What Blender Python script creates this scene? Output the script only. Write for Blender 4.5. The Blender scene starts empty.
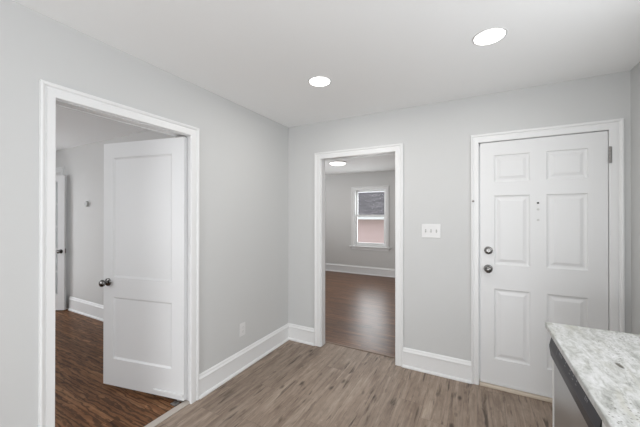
import bpy, bmesh, math
from mathutils import Vector, Matrix

C = bpy.context.scene.collection
SC = bpy.context.scene
PI = math.pi

# ------------------------------------------------------------------ camera, world, lights, exposure
cam_d = bpy.data.cameras.new('camera')
cam_d.sensor_width = 36.0
cam_d.lens = 36.0 * 293.36 / 640.0
cam_d.clip_start = 0.02
cam = bpy.data.objects.new('camera', cam_d)
C.objects.link(cam)
cam.location = (0, 0, 1.4342)
cam.rotation_euler = (math.radians(90.1845), 0, math.radians(28.1062))
SC.camera = cam

world = bpy.data.worlds.new('world')
SC.world = world
world.use_nodes = True
wn = world.node_tree.nodes
bg = wn['Background']
bg.inputs['Color'].default_value = (0.93, 0.96, 1.0, 1)
bg.inputs['Strength'].default_value = 2.2


def area(name, loc, rot, sx, sy, power, col=(1, 1, 1), spread=180):
    d = bpy.data.lights.new(name, 'AREA')
    d.shape = 'RECTANGLE'
    d.size, d.size_y = sx, sy
    d.energy = power
    d.color = col
    d.spread = math.radians(spread)
    o = bpy.data.objects.new(name, d)
    C.objects.link(o)
    o.location = loc
    o.rotation_euler = rot
    return o


# soft fill at unseen openings added for brightness; doorway and far window carry daylight
area('fill_rear', (-0.45, -2.76, 0.75), (math.radians(88), 0, 0), 1.75, 1.3, 50, (0.97, 0.985, 1.0))  # added fill behind the viewer; no rear door is known
area('fill_side_near', (0.945, -0.4, 1.65), (math.radians(68), 0, math.radians(90)), 1.1, 1.0, 18, (0.97, 0.985, 1.0))  # added fill from an invented opening in the right wall
area('fill_side_far', (0.945, 1.15, 1.65), (math.radians(85), 0, math.radians(90)), 1.1, 1.0, 10, (0.97, 0.985, 1.0))  # second added fill, at another invented opening in that wall
area('daylight_left_room_doorway', (-6.16, 1.27, 1.05), (math.radians(90), 0, math.radians(-90)), 0.76, 1.9, 7, (0.98, 0.99, 1.0))
area('fill_left_room', (-4.0, -2.06, 1.45), (math.radians(108), 0, 0), 1.8, 1.5, 36, (0.98, 0.99, 1.0))  # fill added to brighten the left room, source unseen
area('fill_middle_room', (-4.48, 4.7, 1.45), (math.radians(140), 0, math.radians(-90)), 1.3, 1.4, 34, (0.98, 0.99, 1.0))  # added fill aimed up to brighten the middle room
area('daylight_far_window', (-2.24, 6.86, 1.36), (math.radians(90), 0, math.radians(180)), 0.62, 1.15, 13, (0.98, 0.99, 1.0))

SC.view_settings.view_transform = 'Standard'
SC.view_settings.look = 'None'
SC.view_settings.gamma = 1
SC.view_settings.use_curve_mapping = False
SC.view_settings.exposure = -0.15
SC.cycles.use_denoising = True
SC.cycles.max_bounces = 14
SC.cycles.diffuse_bounces = 8
SC.cycles.glossy_bounces = 6
SC.cycles.transparent_max_bounces = 12
SC.cycles.sample_clamp_indirect = 6.0

# ------------------------------------------------------------------ sizes read off the room
L, B, R = -1.9223, 2.8235, 0.9485         # left wall, back wall, right wall faces
H = 2.44                                   # ceiling
WB = 0.085                                 # wall between the kitchen and the middle room
WT = 0.13                                  # wall thickness
LN = 2.13                                  # left room, north wall face
LW = -6.10                                 # left room, west wall face
FY = 6.70                                  # middle room, far wall face


# ------------------------------------------------------------------ materials
def srgb(r, g, b):
    def f(c):
        c /= 255.0
        return c / 12.92 if c <= 0.04045 else ((c + 0.055) / 1.055) ** 2.4
    return (f(r), f(g), f(b), 1)


def mat(name, col, rough=0.5, metal=0.0, bump=0.0, bscale=200, mottle=0.0, spec=0.5):
    m = bpy.data.materials.new(name)
    m.use_nodes = True
    nt = m.node_tree
    b = nt.nodes['Principled BSDF']
    b.inputs['Base Color'].default_value = col
    b.inputs['Roughness'].default_value = rough
    b.inputs['Metallic'].default_value = metal
    b.inputs['Specular IOR Level'].default_value = spec
    tc = nt.nodes.new('ShaderNodeTexCoord')
    if mottle:
        n = nt.nodes.new('ShaderNodeTexNoise')
        n.inputs['Scale'].default_value = 3.0
        n.inputs['Detail'].default_value = 4
        nt.links.new(tc.outputs['Object'], n.inputs['Vector'])
        mx = nt.nodes.new('ShaderNodeMix')
        mx.data_type = 'RGBA'
        mx.inputs[6].default_value = tuple(c * (1 - mottle) for c in col[:3]) + (1,)
        mx.inputs[7].default_value = tuple(min(1, c * (1 + mottle)) for c in col[:3]) + (1,)
        nt.links.new(n.outputs['Fac'], mx.inputs[0])
        nt.links.new(mx.outputs[2], b.inputs['Base Color'])
    if bump:
        n = nt.nodes.new('ShaderNodeTexNoise')
        n.inputs['Scale'].default_value = bscale
        n.inputs['Detail'].default_value = 3
        nt.links.new(tc.outputs['Object'], n.inputs['Vector'])
        bp = nt.nodes.new('ShaderNodeBump')
        bp.inputs['Strength'].default_value = bump
        bp.inputs['Distance'].default_value = 0.002
        nt.links.new(n.outputs['Fac'], bp.inputs['Height'])
        nt.links.new(bp.outputs['Normal'], b.inputs['Normal'])
    return m


def emit(name, col, strength):
    m = bpy.data.materials.new(name)
    m.use_nodes = True
    b = m.node_tree.nodes['Principled BSDF']
    b.inputs['Base Color'].default_value = (0.9, 0.9, 0.9, 1)
    b.inputs['Emission Color'].default_value = col
    b.inputs['Emission Strength'].default_value = strength
    return m


class N:
    """tiny node helper"""
    def __init__(s, m):
        s.t = m.node_tree
    def new(s, kind, **kw):
        n = s.t.nodes.new('ShaderNode' + kind)
        for k, v in kw.items():
            setattr(n, k, v)
        return n
    def link(s, a, b):
        s.t.links.new(a, b)
    def math(s, op, a, b=None):
        n = s.new('Math', operation=op)
        for i, v in enumerate((a, b)):
            if v is None:
                continue
            if isinstance(v, (int, float)):
                n.inputs[i].default_value = v
            else:
                s.link(v, n.inputs[i])
        return n.outputs[0]
    def ramp(s, fac, stops):
        n = s.new('ValToRGB')
        e = n.color_ramp.elements
        while len(e) > 1:
            e.remove(e[-1])
        e[0].position, e[0].color = stops[0]
        for p, c in stops[1:]:
            x = e.new(p)
            x.color = c
        s.link(fac, n.inputs[0])
        return n.outputs[0]
    def mix(s, fac, a, b, blend='MIX'):
        n = s.new('Mix', data_type='RGBA', blend_type=blend)
        for i, v in ((0, fac), (6, a), (7, b)):
            if isinstance(v, (int, float)):
                n.inputs[i].default_value = v
            elif isinstance(v, tuple):
                n.inputs[i].default_value = v
            else:
                s.link(v, n.inputs[i])
        return n.outputs[2]
    def noise(s, vec, scale, detail=4, rough=0.55, dist=0.0):
        n = s.new('TexNoise')
        n.inputs['Scale'].default_value = scale
        n.inputs['Detail'].default_value = detail
        n.inputs['Roughness'].default_value = rough
        n.inputs['Distortion'].default_value = dist
        s.link(vec, n.inputs['Vector'])
        return n.outputs['Fac']


def g(v):
    return (v, v, v, 1)


def planks(name, along_y, width, length, tones, streak, knot, gap, rough, grain=1.0, cathedral=0.0, seam=0.0012, spec=0.5):
    """wood boards laid along x or y; tones = dark, mid, light"""
    m = bpy.data.materials.new(name)
    m.use_nodes = True
    h = N(m)
    bs = m.node_tree.nodes['Principled BSDF']
    tc = h.new('TexCoord')
    sep = h.new('SeparateXYZ')
    h.link(tc.outputs['Object'], sep.inputs[0])
    u, v = (sep.outputs['Y'], sep.outputs['X']) if along_y else (sep.outputs['X'], sep.outputs['Y'])
    row = h.math('FLOOR', h.math('DIVIDE', v, width))
    wn = h.new('TexWhiteNoise', noise_dimensions='1D')
    h.link(row, wn.inputs['W'])
    u = h.math('ADD', u, h.math('MULTIPLY', wn.outputs['Value'], length * 3.0))
    cmb = h.new('CombineXYZ')
    h.link(u, cmb.inputs[0])
    h.link(v, cmb.inputs[1])
    br = h.new('TexBrick', offset=0.0, offset_frequency=2)
    h.link(cmb.outputs[0], br.inputs['Vector'])
    for k, val in (('Color1', g(0)), ('Color2', g(1)), ('Mortar', g(0.5)), ('Scale', 1.0), ('Mortar Size', seam), ('Mortar Smooth', 0.2), ('Bias', 0.0), ('Brick Width', length), ('Row Height', width)):
        br.inputs[k].default_value = val
    rnd = h.new('RGBToBW')
    h.link(br.outputs['Color'], rnd.inputs[0])
    r = rnd.outputs[0]
    off = h.math('MULTIPLY', r, 37.0)
    us = h.math('MULTIPLY', u, 0.9)
    vs = h.math('MULTIPLY', v, 9.0)
    gv = h.new('CombineXYZ')
    h.link(us, gv.inputs[0]); h.link(vs, gv.inputs[1]); h.link(off, gv.inputs[2])
    n1 = h.noise(gv.outputs[0], 2.2, 5, 0.6, 0.6)
    col = h.ramp(n1, [(0.22, tones[0]), (0.50, tones[1]), (0.78, tones[2])])
    # fine grain
    gv2 = h.new('CombineXYZ')
    h.link(h.math('MULTIPLY', u, 2.0), gv2.inputs[0]); h.link(h.math('MULTIPLY', v, 60.0), gv2.inputs[1]); h.link(off, gv2.inputs[2])
    n2 = h.noise(gv2.outputs[0], 2.5, 4, 0.6, 0.2)
    gr = h.ramp(n2, [(0.3, g(1 - 0.28 * grain)), (0.7, g(1 + 0.0))])
    col = h.mix(1.0, col, gr, 'MULTIPLY')
    if cathedral:
        wv = h.new('TexWave', wave_type='BANDS', bands_direction='Y', wave_profile='SIN')
        cv = h.new('CombineXYZ')
        h.link(h.math('MULTIPLY', u, 0.40), cv.inputs[0]); h.link(h.math('MULTIPLY', v, 1.7), cv.inputs[1]); h.link(off, cv.inputs[2])
        h.link(cv.outputs[0], wv.inputs['Vector'])
        for k, val in (('Scale', 5.0), ('Distortion', 9.0), ('Detail', 3.0), ('Detail Scale', 2.2), ('Detail Roughness', 0.55)):
            wv.inputs[k].default_value = val
        cr = h.ramp(wv.outputs['Fac'], [(0.12, g(1 - cathedral)), (0.45, g(1.0))])
        col = h.mix(1.0, col, cr, 'MULTIPLY')
    # soft cloudy mottling and pale flecks
    mv = h.new('CombineXYZ')
    h.link(h.math('MULTIPLY', u, 6.0), mv.inputs[0]); h.link(h.math('MULTIPLY', v, 16.0), mv.inputs[1]); h.link(h.math('ADD', off, 11.0), mv.inputs[2])
    n5 = h.noise(mv.outputs[0], 1.6, 5, 0.65, 0.8)
    col = h.mix(1.0, col, h.ramp(n5, [(0.30, g(0.80)), (0.52, g(1.0)), (0.72, g(1.0))]), 'MULTIPLY')
    col = h.mix(h.ramp(n5, [(0.60, g(0)), (0.78, g(0.45))]), col, tuple(min(1, c * 1.25) for c in tones[2][:3]) + (1,))
    if streak:
        sv = h.new('CombineXYZ')
        h.link(h.math('MULTIPLY', u, 3.2), sv.inputs[0]); h.link(h.math('MULTIPLY', v, 24.0), sv.inputs[1]); h.link(h.math('ADD', off, 5.0), sv.inputs[2])
        n3 = h.noise(sv.outputs[0], 1.25, 3, 0.5, 0.4)
        st = h.ramp(n3, [(0.60, g(0)), (0.72, g(streak))])
        col = h.mix(st, col, tuple(c * 0.33 for c in tones[0][:3]) + (1,))
    if knot:
        kv = h.new('CombineXYZ')
        h.link(h.math('MULTIPLY', u, 3.6), kv.inputs[0]); h.link(h.math('MULTIPLY', v, 9.0), kv.inputs[1]); h.link(off, kv.inputs[2])
        nz = h.new('TexNoise')
        nz.inputs['Scale'].default_value = 3.0
        h.link(kv.outputs[0], nz.inputs['Vector'])
        mxv = h.new('Mix', data_type='RGBA')
        mxv.inputs[0].default_value = 0.12
        h.link(kv.outputs[0], mxv.inputs[6]); h.link(nz.outputs['Color'], mxv.inputs[7])
        vo = h.new('TexVoronoi')
        vo.inputs['Scale'].default_value = 1.0
        h.link(mxv.outputs[2], vo.inputs['Vector'])
        kf = h.ramp(vo.outputs['Distance'], [(0.05, g(knot)), (0.15, g(0))])
        col = h.mix(kf, col, tuple(c * 0.3 for c in tones[0][:3]) + (1,))
    # board to board tone
    bt = h.ramp(r, [(0.0, g(1 - gap)), (1.0, g(1.0 + gap * 0.0))])
    col = h.mix(1.0, col, bt, 'MULTIPLY')
    # seams
    col = h.mix(h.math('MULTIPLY', br.outputs['Fac'], 0.75), col, tuple(c * 0.3 for c in tones[0][:3]) + (1,))
    h.link(col, bs.inputs['Base Color'])
    rr = h.ramp(n2, [(0.3, g(rough + 0.06)), (0.7, g(rough - 0.03))])
    h.link(rr, bs.inputs['Roughness'])
    bs.inputs['Specular IOR Level'].default_value = spec
    bp = h.new('Bump')
    bp.inputs['Strength'].default_value = 0.12
    bp.inputs['Distance'].default_value = 0.002
    h.link(n2, bp.inputs['Height'])
    h.link(bp.outputs['Normal'], bs.inputs['Normal'])
    return m


M = {}
M['wall'] = mat('wall_paint_light_grey', (0.575, 0.580, 0.578, 1), 0.6, bump=0.08, bscale=260)
M['wall_room'] = mat('wall_paint_light_grey_rooms', (0.60, 0.598, 0.59, 1), 0.6, bump=0.08, bscale=260)
M['ceiling'] = mat('ceiling_paint', (0.885, 0.893, 0.895, 1), 0.75, bump=0.06, bscale=220)
M['trim'] = mat('trim_paint_white', (0.76, 0.765, 0.768, 1), 0.38, bump=0.02, bscale=60)
M['door'] = mat('door_paint_white', (0.72, 0.725, 0.73, 1), 0.40, bump=0.02, bscale=60)
M['plastic'] = mat('white_plastic', (0.69, 0.69, 0.69, 1), 0.35, mottle=0.01)
M['slot'] = mat('grey_recess', (0.30, 0.30, 0.29, 1), 0.6, mottle=0.03)
M['nickel'] = mat('brushed_nickel', (0.20, 0.195, 0.19, 1), 0.2, 1.0, bump=0.03, bscale=500)
M['steel_hinge'] = mat('hinge_steel', (0.30, 0.29, 0.28, 1), 0.35, 1.0, mottle=0.2)
M['black_hole'] = mat('dark_lens', (0.02, 0.02, 0.02, 1), 0.2, mottle=0.05)
M['transition'] = mat('pale_transition_strip', srgb(182, 174, 166), 0.5, mottle=0.08)
M['threshold'] = mat('beige_threshold', srgb(206, 194, 178), 0.5, mottle=0.10)
M['reducer'] = mat('brown_reducer', srgb(126, 106, 92), 0.5, mottle=0.1)
M['lamp'] = emit('lamp_diffuser', (1.0, 0.985, 0.95, 1), 6.0)
M['black'] = mat('black_plastic', (0.030, 0.030, 0.037, 1), 0.42, mottle=0.1, spec=0.35)
M['blackdeep'] = mat('black_plastic_end', (0.008, 0.008, 0.009, 1), 0.35, mottle=0.1)
M['print'] = mat('grey_print', (0.22, 0.22, 0.235, 1), 0.5, mottle=0.05)
M['cabinet'] = mat('cabinet_paint_white', (0.72, 0.72, 0.71, 1), 0.4, mottle=0.01)
M['ground'] = mat('grass_ground', srgb(96, 110, 70), 0.9, mottle=0.3)
M['thermo'] = mat('thermostat_grey', (0.42, 0.42, 0.41, 1), 0.4, mottle=0.05)
M['fascia'] = mat('fascia_white', (0.8, 0.8, 0.8, 1), 0.5, mottle=0.02)
M['gutter'] = M['fascia']

M['lvp'] = planks('grey_brown_vinyl_planks', True, 0.18, 1.22,
                  (srgb(124, 106, 93), srgb(162, 144, 129), srgb(192, 175, 159)), 0.85, 0.88, 0.16, 0.50, grain=0.9, seam=0.0006, spec=0.35)
M['oak'] = planks('dark_stained_oak_boards', False, 0.057, 0.9,
                  (srgb(98, 63, 40), srgb(140, 97, 65), srgb(178, 134, 96)), 0.3, 0.0, 0.35, 0.42, grain=1.0, cathedral=0.58, spec=0.14)
M['oak2'] = planks('brown_oak_boards_satin', False, 0.057, 0.9,
                   (srgb(92, 58, 36), srgb(126, 85, 57), srgb(158, 116, 82)), 0.2, 0.0, 0.30, 0.33, grain=0.9, cathedral=0.30, spec=0.5)


def stainless():
    m = bpy.data.materials.new('stainless_steel')
    m.use_nodes = True
    h = N(m)
    b = m.node_tree.nodes['Principled BSDF']
    b.inputs['Metallic'].default_value = 1.0
    b.inputs['Base Color'].default_value = (0.50, 0.50, 0.50, 1)
    tc = h.new('TexCoord')
    mp = h.new('Mapping')
    mp.inputs['Scale'].default_value = (1, 4, 400)
    h.link(tc.outputs['Object'], mp.inputs[0])
    n = h.noise(mp.outputs[0], 3.0, 3)
    h.link(h.ramp(n, [(0.3, g(0.28)), (0.7, g(0.40))]), b.inputs['Roughness'])
    return m


def granite():
    m = bpy.data.materials.new('white_granite')
    m.use_nodes = True
    h = N(m)
    b = m.node_tree.nodes['Principled BSDF']
    tc = h.new('TexCoord')
    o = tc.outputs['Object']
    mp = h.new('Mapping')
    mp.inputs['Rotation'].default_value = (0, 0, math.radians(-38))
    mp.inputs['Scale'].default_value = (3.2, 1.0, 1.0)
    h.link(o, mp.inputs[0])
    n1 = h.noise(mp.outputs[0], 11.0, 9, 0.70, 0.7)
    col = h.ramp(n1, [(0.28, srgb(120, 121, 117)), (0.42, srgb(160, 161, 157)), (0.53, srgb(186, 187, 185)), (0.68, srgb(202, 202, 203))])
    n2 = h.noise(o, 60.0, 6, 0.7, 0.3)
    col = h.mix(1.0, col, h.ramp(n2, [(0.32, g(0.80)), (0.52, g(1.0))]), 'MULTIPLY')
    # warm greenish drifts
    n3 = h.noise(mp.outputs[0], 4.2, 4, 0.5, 1.0)
    col = h.mix(h.ramp(n3, [(0.52, g(0)), (0.72, g(0.55))]), col, srgb(158, 156, 142))
    # dark mineral flecks gathered in bands
    vo = h.new('TexVoronoi')
    vo.inputs['Scale'].default_value = 85.0
    vo.inputs['Randomness'].default_value = 1.0
    h.link(o, vo.inputs['Vector'])
    n4 = h.noise(mp.outputs[0], 3.1, 3, 0.5, 0.4)
    f = h.math('MULTIPLY', h.ramp(vo.outputs['Distance'], [(0.12, g(1)), (0.30, g(0))]), h.ramp(n4, [(0.50, g(0)), (0.60, g(0.85))]))
    def near(cx, cy, sx, sy, rot, lo, hi):
        m2 = h.new('Mapping', vector_type='TEXTURE')
        m2.inputs['Location'].default_value = (cx, cy, 0.914)
        m2.inputs['Rotation'].default_value = (0, 0, rot)
        m2.inputs['Scale'].default_value = (sx, sy, 1)
        h.link(o, m2.inputs[0])
        ln = h.new('VectorMath', operation='LENGTH')
        h.link(m2.outputs[0], ln.inputs[0])
        return h.ramp(ln.outputs['Value'], [(lo, g(1)), (hi, g(0))])
    cl = h.math('MULTIPLY', near(0.60, 1.70, 0.22, 0.11, 0.0, 0.3, 1.0), h.ramp(vo.outputs['Distance'], [(0.16, g(0.9)), (0.42, g(0))]))
    f = h.math('MAXIMUM', f, cl)
    f = h.math('MAXIMUM', f, near(0.433, 1.378, 0.009, 0.026, 0.15, 0.6, 1.0))
    col = h.mix(f, col, srgb(84, 80, 72))
    h.link(col, b.inputs['Base Color'])
    b.inputs['Roughness'].default_value = 0.3
    return m


def shingles():
    m = bpy.data.materials.new('grey_roof_shingles')
    m.use_nodes = True
    h = N(m)
    b = m.node_tree.nodes['Principled BSDF']
    tc = h.new('TexCoord')
    br = h.new('TexBrick')
    h.link(tc.outputs['Object'], br.inputs['Vector'])
    for k, v in (('Color1', srgb(84, 80, 84)), ('Color2', srgb(118, 113, 116)), ('Mortar', srgb(56, 52, 56)), ('Scale', 1.0), ('Mortar Size', 0.012), ('Brick Width', 0.3), ('Row Height', 0.14)):
        br.inputs[k].default_value = v
    n = h.noise(tc.outputs['Object'], 9.0, 5, 0.7)
    col = h.mix(1.0, br.outputs['Color'], h.ramp(n, [(0.3, g(0.72)), (0.7, g(1.1))]), 'MULTIPLY')
    h.link(col, b.inputs['Base Color'])
    b.inputs['Roughness'].default_value = 0.9
    return m


def glass():
    m = bpy.data.materials.new('window_glass')
    m.use_nodes = True
    h = N(m)
    out = m.node_tree.nodes['Material Output']
    m.node_tree.nodes.remove(m.node_tree.nodes['Principled BSDF'])
    t = h.new('BsdfTransparent')
    t.inputs['Color'].default_value = (0.96, 0.97, 0.97, 1)
    gl = h.new('BsdfGlossy')
    gl.inputs['Roughness'].default_value = 0.02
    lw = h.new('LayerWeight')
    lw.inputs['Blend'].default_value = 0.5
    fr = h.new('Math', operation='MULTIPLY_ADD')
    h.link(h.math('POWER', lw.outputs['Facing'], 5.0), fr.inputs[0])
    fr.inputs[1].default_value = 0.6
    fr.inputs[2].default_value = 0.03
    ms = h.new('MixShader')
    h.link(fr.outputs[0], ms.inputs[0]); h.link(t.outputs[0], ms.inputs[1]); h.link(gl.outputs[0], ms.inputs[2])
    h.link(ms.outputs[0], out.inputs['Surface'])
    return m


M['steel'] = stainless()
M['granite'] = granite()
M['shingles'] = shingles()
M['glass'] = glass()
M['siding'] = mat('pink_siding', srgb(214, 188, 187), 0.7, mottle=0.03)


# ------------------------------------------------------------------ geometry helpers
def box(bm, x0, x1, y0, y1, z0, z1, bev=0.0, seg=2):
    b2 = bmesh.new()
    bmesh.ops.create_cube(b2, size=1)
    for v in b2.verts:
        v.co = Vector(((x0 + x1) / 2 + v.co.x * (x1 - x0), (y0 + y1) / 2 + v.co.y * (y1 - y0), (z0 + z1) / 2 + v.co.z * (z1 - z0)))
    if bev:
        bmesh.ops.bevel(b2, geom=list(b2.edges), offset=bev, segments=seg, affect='EDGES', profile=0.5)
    merge(bm, b2)


def merge(bm, b2):
    me = bpy.data.meshes.new('tmp')
    b2.to_mesh(me)
    b2.free()
    bm.from_mesh(me)
    bpy.data.meshes.remove(me)


def lathe(bm, prof, axis='Y', seg=40, at=(0, 0, 0), sign=1):
    """prof = (radius, distance along axis) from start to end; closed where radius is 0"""
    rings = []
    for r, d in prof:
        ring = []
        if r < 1e-6:
            p = [0, 0, d * sign]
            ring = [('p', p)]
        else:
            for k in range(seg):
                a = 2 * PI * k / seg
                ring.append(('p', [r * math.cos(a), r * math.sin(a), d * sign]))
        rings.append([bm.verts.new(orient(p, axis, at)) for _, p in ring])
    for a, b in zip(rings[:-1], rings[1:]):
        if len(a) == 1 and len(b) == 1:
            continue
        for k in range(seg):
            k2 = (k + 1) % seg
            if len(a) == 1:
                bm.faces.new((a[0], b[k], b[k2]))
            elif len(b) == 1:
                bm.faces.new((a[k], b[0], a[k2]))
            else:
                bm.faces.new((a[k], b[k], b[k2], a[k2]))
    bmesh.ops.recalc_face_normals(bm, faces=bm.faces)


def orient(p, axis, at):
    x, y, z = p
    if axis == 'Y':
        x, y, z = x, z, y
    elif axis == 'X':
        x, y, z = z, x, y
    return Vector((x + at[0], y + at[1], z + at[2]))


def obj(name, bm, m, parent=None, loc=None, smooth=False, label=None):
    bmesh.ops.recalc_face_normals(bm, faces=bm.faces)
    me = bpy.data.meshes.new(name)
    bm.to_mesh(me)
    bm.free()
    me.materials.append(M[m] if isinstance(m, str) else m)
    if smooth:
        for p in me.polygons:
            p.use_smooth = True
        try:
            me.set_sharp_from_angle(angle=math.radians(40))
        except Exception:
            pass
    o = bpy.data.objects.new(name, me)
    C.objects.link(o)
    if parent:
        o.parent = parent
    if loc:
        o.location = loc
    if label:
        o['label'] = label
    return o


def tag(o, label, cat, group=None, kind=None):
    o['label'] = label
    o['category'] = cat
    if group:
        o['group'] = group
    if kind:
        o['kind'] = kind
    return o


def thing(name, label, cat, loc=(0, 0, 0), rz=0.0, group=None, kind=None):
    o = bpy.data.objects.new(name, None)
    o.empty_display_size = 0.1
    C.objects.link(o)
    o.location = loc
    o.rotation_euler = (0, 0, rz)
    return tag(o, label, cat, group, kind)


def boxes(name, bl, m, label=None, cat=None, parent=None, kind='structure', bev=0.0):
    bm = bmesh.new()
    for b in bl:
        box(bm, *b, bev=bev)
    o = obj(name, bm, m, parent)
    if cat:
        tag(o, label, cat, kind=kind)
    return o


# ------------------------------------------------------------------ the shell
# openings
LD0, LD1, LDZ = 0.680, 1.517, 2.045        # left doorway (along y)
MD0, MD1, MDZ = -1.502, -0.678, 2.045      # middle doorway (along x)
FD0, FD1, FDZ = 0.008, 0.842, 2.046        # front door (along x)
Y0 = -2.80                                 # rear wall of the kitchen
boxes('wall_left', [(L - 0.12, L, Y0 - WT, LD0, 0, H), (L - 0.12, L, LD1, B, 0, H), (L - 0.12, L, LD0, LD1, LDZ, H)], 'wall',
      'light grey painted wall holding the left doorway', 'wall')
boxes('wall_back', [(-4.62, MD0, B, B + WB, 0, H), (MD1, -0.2, B, B + WB, 0, H), (-0.2, FD0, B, B + WT, 0, H), (FD1, R + 0.12, B, B + WT, 0, H),
                    (MD0, MD1, B, B + WB, MDZ, H), (FD0, FD1, B, B + WT, FDZ, H)], 'wall',
      'light grey painted wall holding the middle doorway and front door', 'wall')
boxes('wall_right', [(R, R + 0.12, Y0 - WT, -0.95, 0, H), (R, R + 0.12, 0.15, 0.6, 0, H), (R, R + 0.12, 1.7, B, 0, H), (R, R + 0.12, -0.95, 0.15, 0, 1.12), (R, R + 0.12, -0.95, 0.15, 2.18, H), (R, R + 0.12, 0.6, 1.7, 0, 1.12), (R, R + 0.12, 0.6, 1.7, 2.18, H)], 'wall', 'light grey painted wall along the right edge, past the front door', 'wall')  # both openings are invented, out of view, to let side light in
boxes('wall_rear', [(L, -1.35, Y0 - WT, Y0, 0, H), (0.45, R, Y0 - WT, Y0, 0, H), (-1.35, 0.45, Y0 - WT, Y0, 0, 0.05), (-1.35, 0.45, Y0 - WT, Y0, 2.1, H)],
      'wall', 'light grey kitchen wall with a wide opening added for light behind the viewer', 'wall')  # opening invented and sized for the rear light
boxes('ceiling', [(L - 0.12, R + 0.12, Y0 - WT, B + WB, H, H + 0.1), (-0.2, R + 0.12, B + WB, B + WT, H, H + 0.1)], 'ceiling', 'flat off-white kitchen ceiling with two round recessed lights', 'ceiling')
boxes('floor', [(L, R, Y0, B, -0.1, 0.0), (MD0, MD1, B, B + WB, -0.1, 0.0), (-1.6, -0.6, B + WB, B + 0.124, -0.1, 0.0), (FD0, FD1, B, B + WT, -0.1, 0)], 'lvp',
      'grey-brown wood plank floor of the kitchen with dark knots', 'floor')

# left room
boxes('wall_left_room_north', [(LW - 0.12, L - 0.12, LN, LN + 0.1, 0, H)], 'wall_room', 'grey wall seen through the left doorway behind the open door', 'wall')
boxes('wall_left_room_west', [(LW - 0.12, LW, 1.69, LN, 0, H), (LW - 0.12, LW, -2.12, 0.86, 0, H), (LW - 0.12, LW, 0.86, 1.69, 2.05, H)], 'wall_room',
      'grey west wall of the left room with the doorway of the glazed door', 'wall')
boxes('wall_left_room_south', [(LW, -5.0, -2.12, -2.0, 0, H), (-3.0, L - 0.12, -2.12, -2.0, 0, H), (-5.0, -3.0, -2.12, -2.0, 0, 0.6), (-5.0, -3.0, -2.12, -2.0, 2.3, H)],
      'wall_room', 'grey south wall of the left room with an unseen opening added for light', 'wall')  # south opening invented for the left room fill
boxes('ceiling', [(LW - 0.12, L - 0.12, -2.12, LN + 0.1, H, H + 0.1)], 'ceiling', 'grey-white ceiling of the room past the left doorway', 'ceiling')
boxes('floor', [(LW - 0.12, L, -2.12, LN, -0.1, -0.001)], 'oak', 'dark stained oak strip floor of the room past the left doorway', 'floor')

# middle room
boxes('wall_far', [(-4.62, -2.62, FY, FY + 0.13, 0, H), (-1.86, -0.2, FY, FY + 0.13, 0, H), (-2.62, -1.86, FY, FY + 0.13, 0, 0.675), (-2.62, -1.86, FY, FY + 0.13, 2.03, H)],
      'wall_room', 'grey far wall of the middle room around the window', 'wall')
boxes('wall_middle_room_left', [(-4.62, -4.5, B + WB, 4.0, 0, H), (-4.62, -4.5, 5.4, FY, 0, H), (-4.62, -4.5, 4.0, 5.4, 0, 0.7), (-4.62, -4.5, 4.0, 5.4, 2.2, H)],
      'wall_room', 'grey left wall of the middle room with an unseen opening added for light', 'wall')  # side opening invented for the middle room fill
boxes('wall_middle_room_right', [(-0.32, -0.2, B + WB, FY, 0, H)], 'wall_room', 'grey right wall of the middle room', 'wall')
boxes('ceiling', [(-4.62, -0.2, B + WB, FY + 0.13, H, H + 0.1)], 'ceiling', 'ceiling of the middle room with a round flush light', 'ceiling')
boxes('floor', [(-4.5, -0.32, B + 0.124, FY, -0.1, -0.001), (-4.5, -1.6, B + WB, B + 0.124, -0.1, -0.001)], 'oak2', 'brown oak strip floor of the middle room with a window glare', 'floor')


# ------------------------------------------------------------------ trim
CAS = [(0.0, 0.0), (0.0, 0.013), (0.004, 0.017), (0.040, 0.0175), (0.044, 0.0135), (0.049, 0.0135), (0.054, 0.021), (0.063, 0.0235), (0.070, 0.021), (0.070, 0.0)]


def casing_bm(a0, a1, zt, mapf, prof=CAS, z0=0.0, wid=(1.0, 1.0)):
    """three-sided mitred architrave around an opening a0..a1 up to zt"""
    bm = bmesh.new()
    st = []
    for k in range(4):
        row = []
        for u, v in prof:
            ul, ur = u * wid[0], u * wid[1]
            a, z = ((a0 - ul, z0), (a0 - ul, zt + u), (a1 + ur, zt + u), (a1 + ur, z0))[k]
            row.append(bm.verts.new(mapf(a, z, v)))
        st.append(row)
    n = len(prof)
    for s, t in zip(st[:-1], st[1:]):
        for i in range(n):
            j = (i + 1) % n
            bm.faces.new((s[i], s[j], t[j], t[i]))
    bm.faces.new(st[0]); bm.faces.new(st[-1])
    return bm


def back(a, z, v):
    return Vector((a, B - v, z))


def left(a, z, v):
    return Vector((L + v, a, z))


JT = 0.016
t1 = thing('trim_1', 'white moulded casing around the left doorway with the open door', 'door casing', kind='structure')
obj('casing', casing_bm(0.690, 1.500, 2.033, left, wid=(0.88, 1.0)), 'trim', t1)
obj('far_side_casing', casing_bm(0.692, 1.508, 2.036, lambda a, z, v: Vector((L - 0.12 - v, a, z))), 'trim', t1)
boxes('jamb', [(L - 0.12, L, LD0, 0.6855, 0, 2.041), (L - 0.12, L, 1.5135, LD1, 0, 2.041), (L - 0.12, L, LD0, LD1, 2.041, LDZ),
               (L - 0.05, L - 0.012, 0.6855, 0.694, 0, 2.041), (L - 0.03, L - 0.012, 0.694, 1.5135, 2.031, 2.041)], 'trim', parent=t1)

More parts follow.
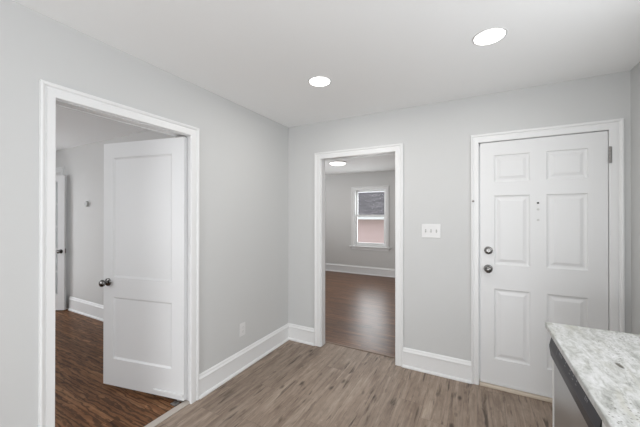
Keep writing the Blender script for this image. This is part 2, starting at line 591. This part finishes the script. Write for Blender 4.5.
t2 = thing('trim_2', 'white moulded casing around the open middle doorway', 'door casing', kind='structure')
obj('casing', casing_bm(-1.494, -0.687, 2.036, back, wid=(1.05, 1.06)), 'trim', t2)
obj('far_side_casing', casing_bm(-1.494, -0.687, 2.036, lambda a, z, v: Vector((a, B + WB + v, z))), 'trim', t2)
boxes('jamb', [(MD0, -1.488, B, B + WB, 0, 2.041), (-0.683, MD1, B, B + WB, 0, 2.041), (MD0, MD1, B, B + WB, 2.041, MDZ)], 'trim', parent=t2)

t3 = thing('trim_3', 'white moulded casing around the closed six-panel front door', 'door casing', kind='structure')
obj('casing', casing_bm(0.0145, 0.832, 2.037, back, wid=(0.81, 1.09)), 'trim', t3)
boxes('jamb', [(FD0, 0.0185, B, B + WT, 0, 2.0405), (0.836, FD1, B, B + WT, 0, 2.0405), (FD0, FD1, B, B + WT, 2.0405, FDZ),
               (0.0185, 0.035, B + 0.05, B + 0.07, 0, 2.0405), (0.819, 0.836, B + 0.05, B + 0.07, 0, 2.0405), (0.0185, 0.836, B + 0.05, B + 0.07, 2.025, 2.0405)], 'trim', parent=t3)
bm = bmesh.new()
lathe(bm, [(0, 0.0), (0.009, 0.0), (0.009, 0.006), (0.005, 0.009), (0, 0.009)], 'Y', 20, (-0.026, B - 0.0185, 1.546), -1)
obj('hook_plate', bm, 'steel_hinge', t3, smooth=True, label='small metal keeper on the casing left of the door')

BASE = [(0, 0), (0.030, 0), (0.030, 0.010), (0.025, 0.019), (0.016, 0.023), (0.016, 0.136), (0.021, 0.141), (0.021, 0.150), (0.013, 0.160), (0.010, 0.172), (0.004, 0.180), (0, 0.180)]


def base_bm(a0, a1, mapf, m0=0, m1=0, sc=1.0):
    """straight run; m0/m1 = +1 mitres the end into an inside corner"""
    bm = bmesh.new()
    s = [bm.verts.new(mapf(a0 + m0 * v, z * sc, v)) for v, z in BASE]
    e = [bm.verts.new(mapf(a1 - m1 * v, z * sc, v)) for v, z in BASE]
    n = len(BASE)
    for i in range(n):
        j = (i + 1) % n
        bm.faces.new((s[i], s[j], e[j], e[i]))
    bm.faces.new(s); bm.faces.new(e)
    return bm


def bb(name, bm, label):
    tag(obj(name, bm, 'trim'), label, 'baseboard', kind='structure')


bb('baseboard_left', base_bm(1.570, B, left, 0, 1), 'tall white baseboard on the left wall under the outlet')
bb('baseboard_left', base_bm(Y0, 0.6, left), 'tall white baseboard on the left wall nearer than the doorway')
bb('baseboard_back', base_bm(L, -1.5665, back, 1, 0), 'short white baseboard from the room corner to the middle doorway')
bb('baseboard_back', base_bm(-0.6155, -0.0425, back), 'white baseboard between the middle doorway and the front door')
bb('baseboard_right', base_bm(1.80, B, lambda a, z, v: Vector((R - v, a, z)), 0, 1), 'white baseboard on the right wall behind the counter')
bb('baseboard_left_room', base_bm(-5.40, L - 0.12, lambda a, z, v: Vector((a, LN - v, z)), 0, 0, 1.12), 'white baseboard seen through the left doorway behind the open door')
bb('baseboard_far', base_bm(-4.5, -0.32, lambda a, z, v: Vector((a, FY - v, z)), 0, 0, 1.06), 'white baseboard on the far wall under the window')

# floor strips
bm = bmesh.new()
box(bm, -1.978, -1.919, 0.694, 1.512, 0.0, 0.007, 0.003)
tag(obj('trim_4', bm, 'transition'), 'pale transition strip on the floor of the left doorway', 'transition strip', kind='structure')
bm = bmesh.new()
box(bm, -1.60, -0.60, B + 0.110, B + 0.142, 0.0, 0.005, 0.002)
tag(obj('trim_5', bm, 'reducer'), 'thin brown reducer strip on the floor of the middle doorway', 'transition strip', kind='structure')
bm = bmesh.new()
box(bm, 0.0195, 0.831, B - 0.022, B + 0.10, 0.0, 0.026, 0.005)
tag(obj('trim_6', bm, 'threshold'), 'beige threshold under the front door', 'threshold', kind='structure')


# ------------------------------------------------------------------ doors
def slab_bm(w, z0, z1, t, panels, rings, both=True):
    """door slab in local space: x 0..w, front face y=0 (towards -y), back y=t. panels = (x0,x1,z0,z1) on a grid"""
    bm = bmesh.new()
    xs = sorted({0.0, w} | {p[0] for p in panels} | {p[1] for p in panels})
    zs = sorted({z0, z1} | {p[2] for p in panels} | {p[3] for p in panels})
    for face_y, sgn in ((0.0, 1), (t, -1)):
        for i in range(len(xs) - 1):
            for j in range(len(zs) - 1):
                a0, a1, c0, c1 = xs[i], xs[i + 1], zs[j], zs[j + 1]
                isp = any(abs(p[0] - a0) < 1e-6 and abs(p[1] - a1) < 1e-6 and p[2] - 1e-6 <= c0 and c1 <= p[3] + 1e-6 for p in panels)
                if not isp:
                    bm.faces.new([bm.verts.new(q) for q in ((a0, face_y, c0), (a1, face_y, c0), (a1, face_y, c1), (a0, face_y, c1))])
        for p in panels:
            prev = None
            for ins, dep in rings:
                q = [(p[0] + ins, face_y + sgn * dep, p[2] + ins), (p[1] - ins, face_y + sgn * dep, p[2] + ins),
                     (p[1] - ins, face_y + sgn * dep, p[3] - ins), (p[0] + ins, face_y + sgn * dep, p[3] - ins)]
                cur = [bm.verts.new(c) for c in q]
                if prev:
                    for k in range(4):
                        bm.faces.new((prev[k], prev[(k + 1) % 4], cur[(k + 1) % 4], cur[k]))
                prev = cur
            bm.faces.new(prev)
    for q in (((0, 0, z0), (0, t, z0), (0, t, z1), (0, 0, z1)), ((w, 0, z0), (w, t, z0), (w, t, z1), (w, 0, z1)),
              ((0, 0, z0), (w, 0, z0), (w, t, z0), (0, t, z0)), ((0, 0, z1), (w, 0, z1), (w, t, z1), (0, t, z1))):
        bm.faces.new([bm.verts.new(c) for c in q])
    bmesh.ops.remove_doubles(bm, verts=bm.verts, dist=1e-5)
    return bm


KNOB = [(0, 0.0), (0.033, 0.0), (0.033, 0.004), (0.029, 0.009), (0.013, 0.012), (0.011, 0.022), (0.012, 0.030), (0.020, 0.035), (0.027, 0.043), (0.029, 0.052), (0.026, 0.061), (0.017, 0.067), (0, 0.069)]


def knob(parent, name, at, sign, m='nickel', sc=1.0):
    bm = bmesh.new()
    lathe(bm, [(r * sc, d * sc) for r, d in KNOB], 'Y', 32, at, sign)
    return obj(name, bm, m, parent, smooth=True, label='round brushed nickel knob')


# front door
d1 = thing('door_1', 'closed white six-panel front door with knob and deadbolt', 'door', (0.0255, B - 0.004, 0), kind='structure')
x0 = 0.0255
pan = []
for a0, a1 in ((0.127, 0.371), (0.476, 0.719)):
    for c0, c1 in ((0.243, 0.822), (1.022, 1.590), (1.702, 1.922)):
        pan.append((a0 - x0, a1 - x0, c0, c1))
obj('slab', slab_bm(0.803, 0.030, 2.0315, 0.044, pan, [(0, 0), (0.004, 0.007), (0.014, 0.010), (0.024, 0.010), (0.046, 0.003)]), 'door', d1)
knob(d1, 'door_knob', (0.084 - x0, 0, 0.983), -1)
bm = bmesh.new()
lathe(bm, [(0, 0), (0.032, 0), (0.032, 0.006), (0.028, 0.012), (0.016, 0.014), (0.014, 0.016), (0, 0.016)], 'Y', 32, (0.086 - x0, 0, 1.135), -1)
dl = obj('deadbolt', bm, 'nickel', d1, smooth=True, label='round nickel deadbolt above the knob')
bm = bmesh.new()
box(bm, 0.086 - x0 - 0.005, 0.086 - x0 + 0.005, -0.032, -0.014, 1.135 - 0.018, 1.135 + 0.018, 0.003)
obj('thumb_turn', bm, 'nickel', dl)
bm = bmesh.new()
lathe(bm, [(0.0075, 0.0), (0.0115, 0.0), (0.0115, 0.003), (0.0085, 0.004), (0.0075, 0.001), (0.0075, 0.0)], 'Y', 24, (0.422 - x0, 0, 1.524), -1)
pr = obj('peephole_ring', bm, 'door', d1, smooth=True)
bm = bmesh.new()
lathe(bm, [(0, 0.0), (0.0085, 0.0), (0.0075, 0.002), (0, 0.003)], 'Y', 24, (0.422 - x0, 0, 1.524), -1)
obj('peephole_lens', bm, 'black_hole', pr, smooth=True, label='dark peephole lens')
for zz in (1.474, 1.391):
    bm = bmesh.new()
    lathe(bm, [(0, 0.0), (0.009, 0.0), (0.007, 0.0015), (0, 0.001)], 'Y', 20, (0.4225 - x0, 0, zz), -1)
    obj('hole_plug', bm, mat('painted_plug', (0.56, 0.56, 0.555, 1), 0.5, mottle=0.02), d1, smooth=True, label='small grey painted-over plug below the peephole')
# hinge with knuckles
bm = bmesh.new()
for k in range(5):
    zc = 1.800 + k * 0.0235
    lathe(bm, [(0, 0), (0.0068, 0), (0.0068, 0.0215), (0, 0.0215)], 'Z', 16, (0.8345 - x0, -0.0195, zc))
box(bm, 0.8365 - x0, 0.846 - x0, -0.0165, -0.0135, 1.800, 1.9155)
obj('hinge', bm, 'steel_hinge', d1, smooth=True, label='steel butt hinge at the top right of the door')
bm = bmesh.new()
box(bm, 0.0012, 0.8018, -0.0035, 0.0, 0.0305, 0.052, 0.001)
obj('door_sweep', bm, 'door', d1)

# open two-panel interior door
hx, hy = -1.958, 1.478
ang = math.atan2(-0.164, -0.80)            # direction of the leaf from its pivot
# local +x runs from latch edge to pivot edge so that the front (-y) faces the viewer
W2 = 0.815
lx, ly = hx + W2 * math.cos(ang), hy + W2 * math.sin(ang)
d2 = thing('door_2', 'white two-panel interior door standing open in the left doorway', 'door', (lx, ly, 0), ang - PI, kind='structure')
obj('slab', slab_bm(W2, 0.022, 2.024, 0.034, [(0.104, 0.699, 0.243, 0.752), (0.104, 0.699, 0.916, 1.902)], [(0, 0), (0.003, 0.004), (0.014, 0.010)]), 'door', d2)
knob(d2, 'door_knob', (0.052, 0, 0.872), -1)
k2 = knob(d2, 'door_knob', (0.052, 0.034, 0.872), 1)
bm = bmesh.new()
box(bm, -0.0015, 0.001, 0.006, 0.028, 0.842, 0.902)
obj('latch_plate', bm, 'steel_hinge', d2)
bm = bmesh.new()
box(bm, 0.530, 0.809, -0.011, 0.0, 0.050, 0.072, 0.003)
obj('pivot_arm', bm, 'door', d2, label='white painted pivot arm along the bottom corner of the door')
bm = bmesh.new()
box(bm, 0.736, 0.813, -0.004, 0.03, 2.024, 2.031, 0.001)
obj('top_pivot', bm, 'steel_hinge', d2)
bm = bmesh.new()
box(bm, 0.746, 0.803, 0.004, 0.030, 0.007, 0.022, 0.002)
obj('bottom_pivot', bm, 'steel_hinge', d2)
bm = bmesh.new()
box(bm, -2.045, -1.990, 1.425, 1.468, -0.001, 0.006, 0.002)
tag(obj('pivot_floor_plate', bm, 'steel_hinge'), 'small metal pivot plate on the oak floor under the open door corner', 'floor plate')

# glazed door in the left room (opens into it from the west wall)
fx, fy = -5.408, 2.059                      # front corner of the latch edge
yaw = math.radians(28.1062)
W3 = 0.765
d3 = thing('door_3', 'white glazed door ajar at the far left of the room past the left doorway', 'door', (fx - W3 * math.cos(yaw), fy - W3 * math.sin(yaw), 0), yaw, kind='structure')
ST, TH = 0.100, 0.034
bm = bmesh.new()
zt, zb = 2.015, 0.012
box(bm, 0, ST, 0, TH, zb, zt)
box(bm, W3 - ST, W3, 0, TH, zb, zt)
box(bm, ST, W3 - ST, 0, TH, zb, 0.245)
box(bm, ST, W3 - ST, 0, TH, 1.925, zt)
obj('frame', bm, 'door', d3)
gw, gh = (W3 - 2 * ST) / 3, (1.925 - 0.245) / 5
bm = bmesh.new()
for k in (1, 2):
    box(bm, ST + gw * k - 0.011, ST + gw * k + 0.011, 0.004, TH - 0.004, 0.245, 1.925)
for k in (1, 2, 3, 4):
    box(bm, ST, W3 - ST, 0.005, TH - 0.005, 0.245 + gh * k - 0.011, 0.245 + gh * k + 0.011)
obj('muntins', bm, 'door', d3)
for i in range(3):
    for j in range(5):
        bm = bmesh.new()
        box(bm, ST + gw * i + 0.0115, ST + gw * (i + 1) - 0.0115, 0.0155, 0.0185, 0.245 + gh * j + 0.0115, 0.245 + gh * (j + 1) - 0.0115)
        obj('pane', bm, 'glass', d3)
knob(d3, 'door_knob', (W3 - 0.052, 0, 0.885), -1, sc=0.95)
knob(d3, 'door_knob', (W3 - 0.052, TH, 0.885), 1, sc=0.62)
bm = bmesh.new()
box(bm, W3 - 0.001, W3 + 0.0015, 0.006, 0.028, 0.855, 0.925)
obj('latch_plate', bm, 'steel_hinge', d3)

# narrow closed closet door behind it, with its casing
t7 = thing('trim_7', 'white head casing just above the ajar glazed door', 'door casing', kind='structure')
lr = lambda a, z, v: Vector((a, LN - v, z))
obj('casing', casing_bm(-6.02, -5.675, 2.085, lr, prof=[(u * 1.15, v) for u, v in CAS]), 'trim', t7)
d4 = thing('door_4', 'white closet door hidden behind the ajar glazed door', 'door', (-6.02, LN - 0.012, 0), kind='structure')
obj('slab', slab_bm(0.339, 0.006, 2.078, 0.012, [(0.07, 0.27, 0.25, 0.9), (0.07, 0.27, 1.05, 1.95)], [(0, 0), (0.012, 0.004)]), 'door', d4)

# ------------------------------------------------------------------ window of the middle room
w1 = thing('window_1', 'white double-hung window in the far wall of the middle room', 'window', kind='structure')
fm = lambda a, z, v: Vector((a, FY - v, z))
obj('casing', casing_bm(-2.620, -1.860, 2.025, fm, prof=[(u * 1.12, v) for u, v in CAS], z0=0.675), 'trim', w1)
boxes('sill', [(-2.745, -1.735, FY - 0.05, FY + 0.03, 0.650, 0.675)], 'trim', parent=w1, bev=0.004)
boxes('apron', [(-2.70, -1.78, FY - 0.016, FY, 0.585, 0.650)], 'trim', parent=w1, bev=0.003)
boxes('jamb', [(-2.62, -2.608, FY, FY + 0.13, 0.675, 2.03), (-1.872, -1.86, FY, FY + 0.13, 0.675, 2.03), (-2.608, -1.872, FY, FY + 0.13, 2.018, 2.03), (-2.608, -1.872, FY + 0.03, FY + 0.13, 0.675, 0.69)],
      'trim', parent=w1)


def sash(name, z0, z1, y, rb, rt):
    bm = bmesh.new()
    s = 0.036
    xa, xb = -2.607, -1.873
    box(bm, xa, xa + s, y, y + 0.032, z0, z1)
    box(bm, xb - s, xb, y, y + 0.032, z0, z1)
    box(bm, xa + s, xb - s, y, y + 0.032, z0, z0 + rb)
    box(bm, xa + s, xb - s, y, y + 0.032, z1 - rt, z1)
    o = obj(name, bm, 'trim', w1)
    bm = bmesh.new()
    box(bm, xa + s, xb - s, y + 0.014, y + 0.018, z0 + rb, z1 - rt)
    obj('pane', bm, 'glass', o)
    return o


sash('lower_sash', 0.691, 1.430, FY + 0.040, 0.065, 0.045)
sash('upper_sash', 1.375, 2.017, FY + 0.078, 0.045, 0.040)

# ------------------------------------------------------------------ outside
ns = thing('neighbor_house', 'pink sided house with grey shingle roof outside the far window', 'house', (0, 11.0, -1.0))
bm = bmesh.new()
prof = []
rows = 20
for k in range(rows):                       # lapped boards
    z = k * 0.117
    prof += [(-0.016, z), (0.0, z + 0.1165)]
vs0 = [bm.verts.new((-10, y, z)) for y, z in prof] + [bm.verts.new((-10, 4.4, rows * 0.117)), bm.verts.new((-10, 4.4, 0))]
vs1 = [bm.verts.new((3, v.co.y, v.co.z)) for v in vs0]
for i in range(len(vs0)):
    j = (i + 1) % len(vs0)
    bm.faces.new((vs0[i], vs0[j], vs1[j], vs1[i]))
bm.faces.new(vs0); bm.faces.new(vs1)
obj('siding', bm, 'siding', ns)
bm = bmesh.new()
rx0, rx1 = -10.4, 3.4
ev, rg = 2.38, 3.47
for q0, q1 in (((-0.42, ev), (2.2, rg)), ((4.82, ev), (2.2, rg))):
    d = 0.09
    pts = [(q0[0], q0[1]), (q1[0], q1[1]), (q1[0], q1[1] - d), (q0[0], q0[1] - d)]
    a = [bm.verts.new((rx0, y, z)) for y, z in pts]
    b = [bm.verts.new((rx1, y, z)) for y, z in pts]
    for i in range(4):
        bm.faces.new((a[i], a[(i + 1) % 4], b[(i + 1) % 4], b[i]))
    bm.faces.new(a); bm.faces.new(b)
obj('roof', bm, 'shingles', ns)
boxes('fascia', [(rx0, rx1, -0.47, -0.425, ev - 0.13, ev + 0.01)], 'fascia', parent=ns)
boxes('soffit', [(rx0, rx1, -0.425, 0.0, ev - 0.12, ev - 0.10)], 'fascia', parent=ns)
boxes('ground', [(-25, 15, FY + 0.2, 30, -1.2, -1.0)], 'ground', 'grassy ground outside the far window', 'ground')


# ------------------------------------------------------------------ lights
def recessed(label, x, y, power):
    t = thing('recessed_light', label, 'ceiling light', (x, y, H), group='recessed kitchen lights')
    bm = bmesh.new()
    lathe(bm, [(0.0765, -0.001), (0.0770, -0.003), (0.082, -0.004), (0.087, -0.0025), (0.088, 0.0), (0.0765, 0.0), (0.0765, -0.001)], 'Z', 48)
    obj('trim_ring', bm, 'plastic', t, smooth=True)
    bm = bmesh.new()
    lathe(bm, [(0, 0.0), (0.0762, 0.0), (0.0762, -0.0035), (0.07, -0.0045), (0, -0.0050)], 'Z', 48)
    obj('diffuser', bm, 'lamp', t, smooth=True, label='glowing white diffuser')
    d = bpy.data.lights.new('recessed_lamp', 'AREA')
    d.shape = 'DISK'
    d.size = 0.13
    d.energy = power
    d.color = (1.0, 0.97, 0.92)
    o = bpy.data.objects.new('recessed_lamp', d)
    C.objects.link(o)
    o.parent = t
    o.location = (0, 0, -0.012)
    return t


recessed('round recessed ceiling light nearer the viewer, ahead of the front door', 0.065, 1.912, 4.5)
recessed('round recessed ceiling light near the room corner and left wall', -1.046, 1.953, 6.5)
t = thing('flush_light', 'round flush ceiling light of the middle room, seen through its doorway', 'ceiling light', (-2.36, 5.14, H))
bm = bmesh.new()
lathe(bm, [(0, 0.0), (0.165, 0.0), (0.165, -0.018), (0.150, -0.024), (0, -0.024)], 'Z', 48)
obj('base_ring', bm, 'plastic', t, smooth=True)
bm = bmesh.new()
lathe(bm, [(0.148, -0.024), (0.146, -0.034), (0.120, -0.044), (0.06, -0.050), (0, -0.052)], 'Z', 48)
obj('diffuser', bm, 'lamp', t, smooth=True, label='glowing white diffuser')
d = bpy.data.lights.new('flush_lamp', 'AREA')
d.shape = 'DISK'; d.size = 0.26; d.energy = 10; d.color = (1.0, 0.97, 0.92)
o = bpy.data.objects.new('flush_lamp', d)
C.objects.link(o); o.parent = t; o.location = (0, 0, -0.06)

# ------------------------------------------------------------------ wall fittings
# three-gang switch
sx = -0.3655
t = thing('light_switch', 'white three-toggle switch plate between the middle doorway and front door', 'light switch', (sx, B, 1.285))
bm = bmesh.new()
box(bm, -0.0815, 0.0815, -0.006, 0.0, -0.0635, 0.0635, 0.003)
obj('cover_plate', bm, 'plastic', t)
for k in (-1, 0, 1):
    bm = bmesh.new()
    box(bm, k * 0.046 - 0.0055, k * 0.046 + 0.0055, -0.0068, -0.0055, -0.0125, 0.0125)
    s = obj('toggle_slot', bm, 'slot', t)
    b2 = bmesh.new()
    box(b2, -0.0042, 0.0042, -0.011, 0.0, -0.0045, 0.0045, 0.0015)
    bmesh.ops.transform(b2, matrix=Matrix.Translation((k * 0.046, -0.0062, -0.003)) @ Matrix.Rotation(math.radians(-28), 4, 'X'), verts=b2.verts)
    obj('toggle', b2, 'plastic', s)
    for zz in (-0.030, 0.030):
        bm = bmesh.new()
        lathe(bm, [(0, 0.0), (0.003, 0.0), (0.0025, 0.001), (0, 0.0012)], 'Y', 12, (k * 0.046, -0.006, zz), -1)
        obj('screw', bm, 'plastic', t, smooth=True)

# outlet on the left wall
t = thing('power_outlet', 'white duplex outlet low on the left wall above the baseboard', 'power outlet', (L, 2.066, 0.369))
bm = bmesh.new()
box(bm, 0.0, 0.006, -0.0365, 0.0365, -0.0595, 0.0595, 0.003)
obj('cover_plate', bm, 'plastic', t)
for zz in (-0.0195, 0.0195):
    bm = bmesh.new()
    lathe(bm, [(0, 0.005), (0.0165, 0.005), (0.0165, 0.008), (0.015, 0.0085), (0, 0.0085)], 'X', 28, (0, 0, zz))
    s = obj('receptacle', bm, 'plastic', t, smooth=True)
    bm = bmesh.new()
    for yy in (-0.006, 0.006):
        box(bm, 0.0083, 0.0089, yy - 0.0012, yy + 0.0012, zz - 0.001, zz + 0.008)
    lathe(bm, [(0, 0.0083), (0.0025, 0.0083), (0.0025, 0.0089), (0, 0.0089)], 'X', 12, (0, 0, zz - 0.008))
    obj('contact_slots', bm, 'slot', s)
bm = bmesh.new()
lathe(bm, [(0, 0.006), (0.003, 0.006), (0.0025, 0.0072), (0, 0.0074)], 'X', 12)
obj('screw', bm, 'plastic', t, smooth=True)

# thermostat in the left room
t = thing('thermostat', 'small grey thermostat on the wall seen through the left doorway', 'thermostat', (-4.875, LN, 1.585))
bm = bmesh.new()
lathe(bm, [(0, 0.0), (0.050, 0.0), (0.050, 0.005), (0.047, 0.007), (0, 0.007)], 'Y', 32, sign=-1)
obj('wall_plate', bm, 'plastic', t, smooth=True)
bm = bmesh.new()
lathe(bm, [(0, 0.007), (0.040, 0.007), (0.040, 0.028), (0.035, 0.034), (0, 0.035)], 'Y', 32, sign=-1)
obj('dial', bm, 'thermo', t, smooth=True)

# ------------------------------------------------------------------ counter and dishwasher
CX = 0.290                                  # front edge of the worktop
bm = bmesh.new()
box(bm, CX, R - 0.001, -1.2, 1.774, 0.889, 0.914, 0.004, 2)
tag(obj('countertop', bm, 'granite'), 'white and grey speckled granite worktop in the lower right corner', 'countertop')

bm = bmesh.new()
box(bm, 0.317, R - 0.002, 1.7365, 1.757, 0.0, 0.8885, 0.001)
tag(obj('end_panel', bm, 'cabinet'), 'white end panel closing the far side of the dishwasher', 'cabinet panel')

DX, DY = 0.318, 1.0985                      # dishwasher: front plane, near side
DW = 0.632
t = thing('dishwasher', 'stainless dishwasher with black control panel under the granite worktop', 'dishwasher', (DX, DY, 0))
bm = bmesh.new()
box(bm, 0.035, 0.59, 0.004, DW - 0.004, 0.10, 0.884)
obj('tub', bm, 'black', t)
bm = bmesh.new()
box(bm, 0.0, 0.033, 0.002, DW - 0.002, 0.105, 0.764, 0.004)
obj('door_panel', bm, 'steel', t)
# control panel: leans out at the middle, chamfered to the top
bm = bmesh.new()
pr = [(0.033, 0.766), (-0.008, 0.766), (-0.012, 0.772), (-0.018, 0.812), (-0.018, 0.822), (-0.007, 0.874), (0.002, 0.884), (0.033, 0.884)]
a = [bm.verts.new((x, 0.002, z)) for x, z in pr]
b = [bm.verts.new((x, DW - 0.002, z)) for x, z in pr]
for i in range(len(pr)):
    j = (i + 1) % len(pr)
    bm.faces.new((a[i], a[j], b[j], b[i]))
bm.faces.new(a); bm.faces.new(b)
cp = obj('control_panel', bm, 'black', t)


def on_panel(y, hgt, wid, tall, name):
    """mark on the sloping face: hgt 0..1 up the face"""
    p0, p1 = Vector((-0.018, 0, 0.822)), Vector((-0.007, 0, 0.874))
    d = (p1 - p0).normalized()
    n = Vector((-d.z, 0, d.x))
    c = p0.lerp(p1, hgt) + Vector((0, y, 0))
    bm = bmesh.new()
    q = [c + d * (s * tall / 2) + Vector((0, w * wid / 2, 0)) for s, w in ((-1, -1), (-1, 1), (1, 1), (1, -1))]
    lo = [bm.verts.new(v) for v in q]
    hi = [bm.verts.new(v + n * 0.0006) for v in q]
    bm.faces.new(hi)
    for i in range(4):
        bm.faces.new((lo[i], lo[(i + 1) % 4], hi[(i + 1) % 4], hi[i]))
    return obj(name, bm, 'print', cp)


bm_y = DW - 0.002
for k in range(6):                          # worn brand lettering: upright strokes
    on_panel(bm_y - 0.165 - k * 0.0085, 0.52, 0.0042, 0.008 if k % 2 else 0.010, 'lettering')
for yy in (0.262, 0.325, 0.365, 0.405):
    on_panel(bm_y - yy, 0.60, 0.009, 0.0045, 'button_mark')
    on_panel(bm_y - yy, 0.36, 0.013, 0.0025, 'button_mark')
for k in range(3):
    on_panel(bm_y - 0.500 - k * 0.010, 0.50, 0.005, 0.012 - 0.002 * k, 'lettering')
on_panel(bm_y - 0.130, 0.5, 0.0015, 0.046, 'panel_seam')
bm = bmesh.new()
a = [bm.verts.new((x, -0.0005, z)) for x, z in pr]
b = [bm.verts.new((x, 0.0018, z)) for x, z in pr]
for i in range(len(pr)):
    j = (i + 1) % len(pr)
    bm.faces.new((a[i], a[j], b[j], b[i]))
bm.faces.new(a); bm.faces.new(b)
obj('end_cap', bm, 'blackdeep', t)
bm = bmesh.new()
box(bm, 0.05, 0.07, 0.004, DW - 0.004, 0.0, 0.10)
obj('kick_plate', bm, 'black', t)

# base cabinet nearer the viewer
t = thing('base_cabinet', 'white base cabinet beside the dishwasher, under the near end of the worktop', 'cabinet', (0.325, 0.30, 0))
bm = bmesh.new()
box(bm, 0.0, 0.62, 0.0, 0.795, 0.10, 0.8885, 0.001)
box(bm, 0.06, 0.60, 0.0, 0.795, 0.0, 0.10)
obj('body', bm, 'cabinet', t)
for k in range(2):
    bm = slab_bm(0.392, 0.115, 0.70, 0.018, [(0.06, 0.332, 0.175, 0.64)], [(0, 0), (0.004, 0.006)])
    bmesh.ops.rotate(bm, cent=(0, 0, 0), matrix=Matrix.Rotation(-PI / 2, 3, 'Z'), verts=bm.verts)
    bmesh.ops.translate(bm, vec=(-0.0185, 0.394 + k * 0.398, 0), verts=bm.verts)
    obj('door', bm, 'cabinet', t)
    bm = bmesh.new()
    box(bm, -0.0185, -0.0005, 0.002 + k * 0.398, 0.394 + k * 0.398, 0.715, 0.872, 0.002)
    obj('drawer', bm, 'cabinet', t)
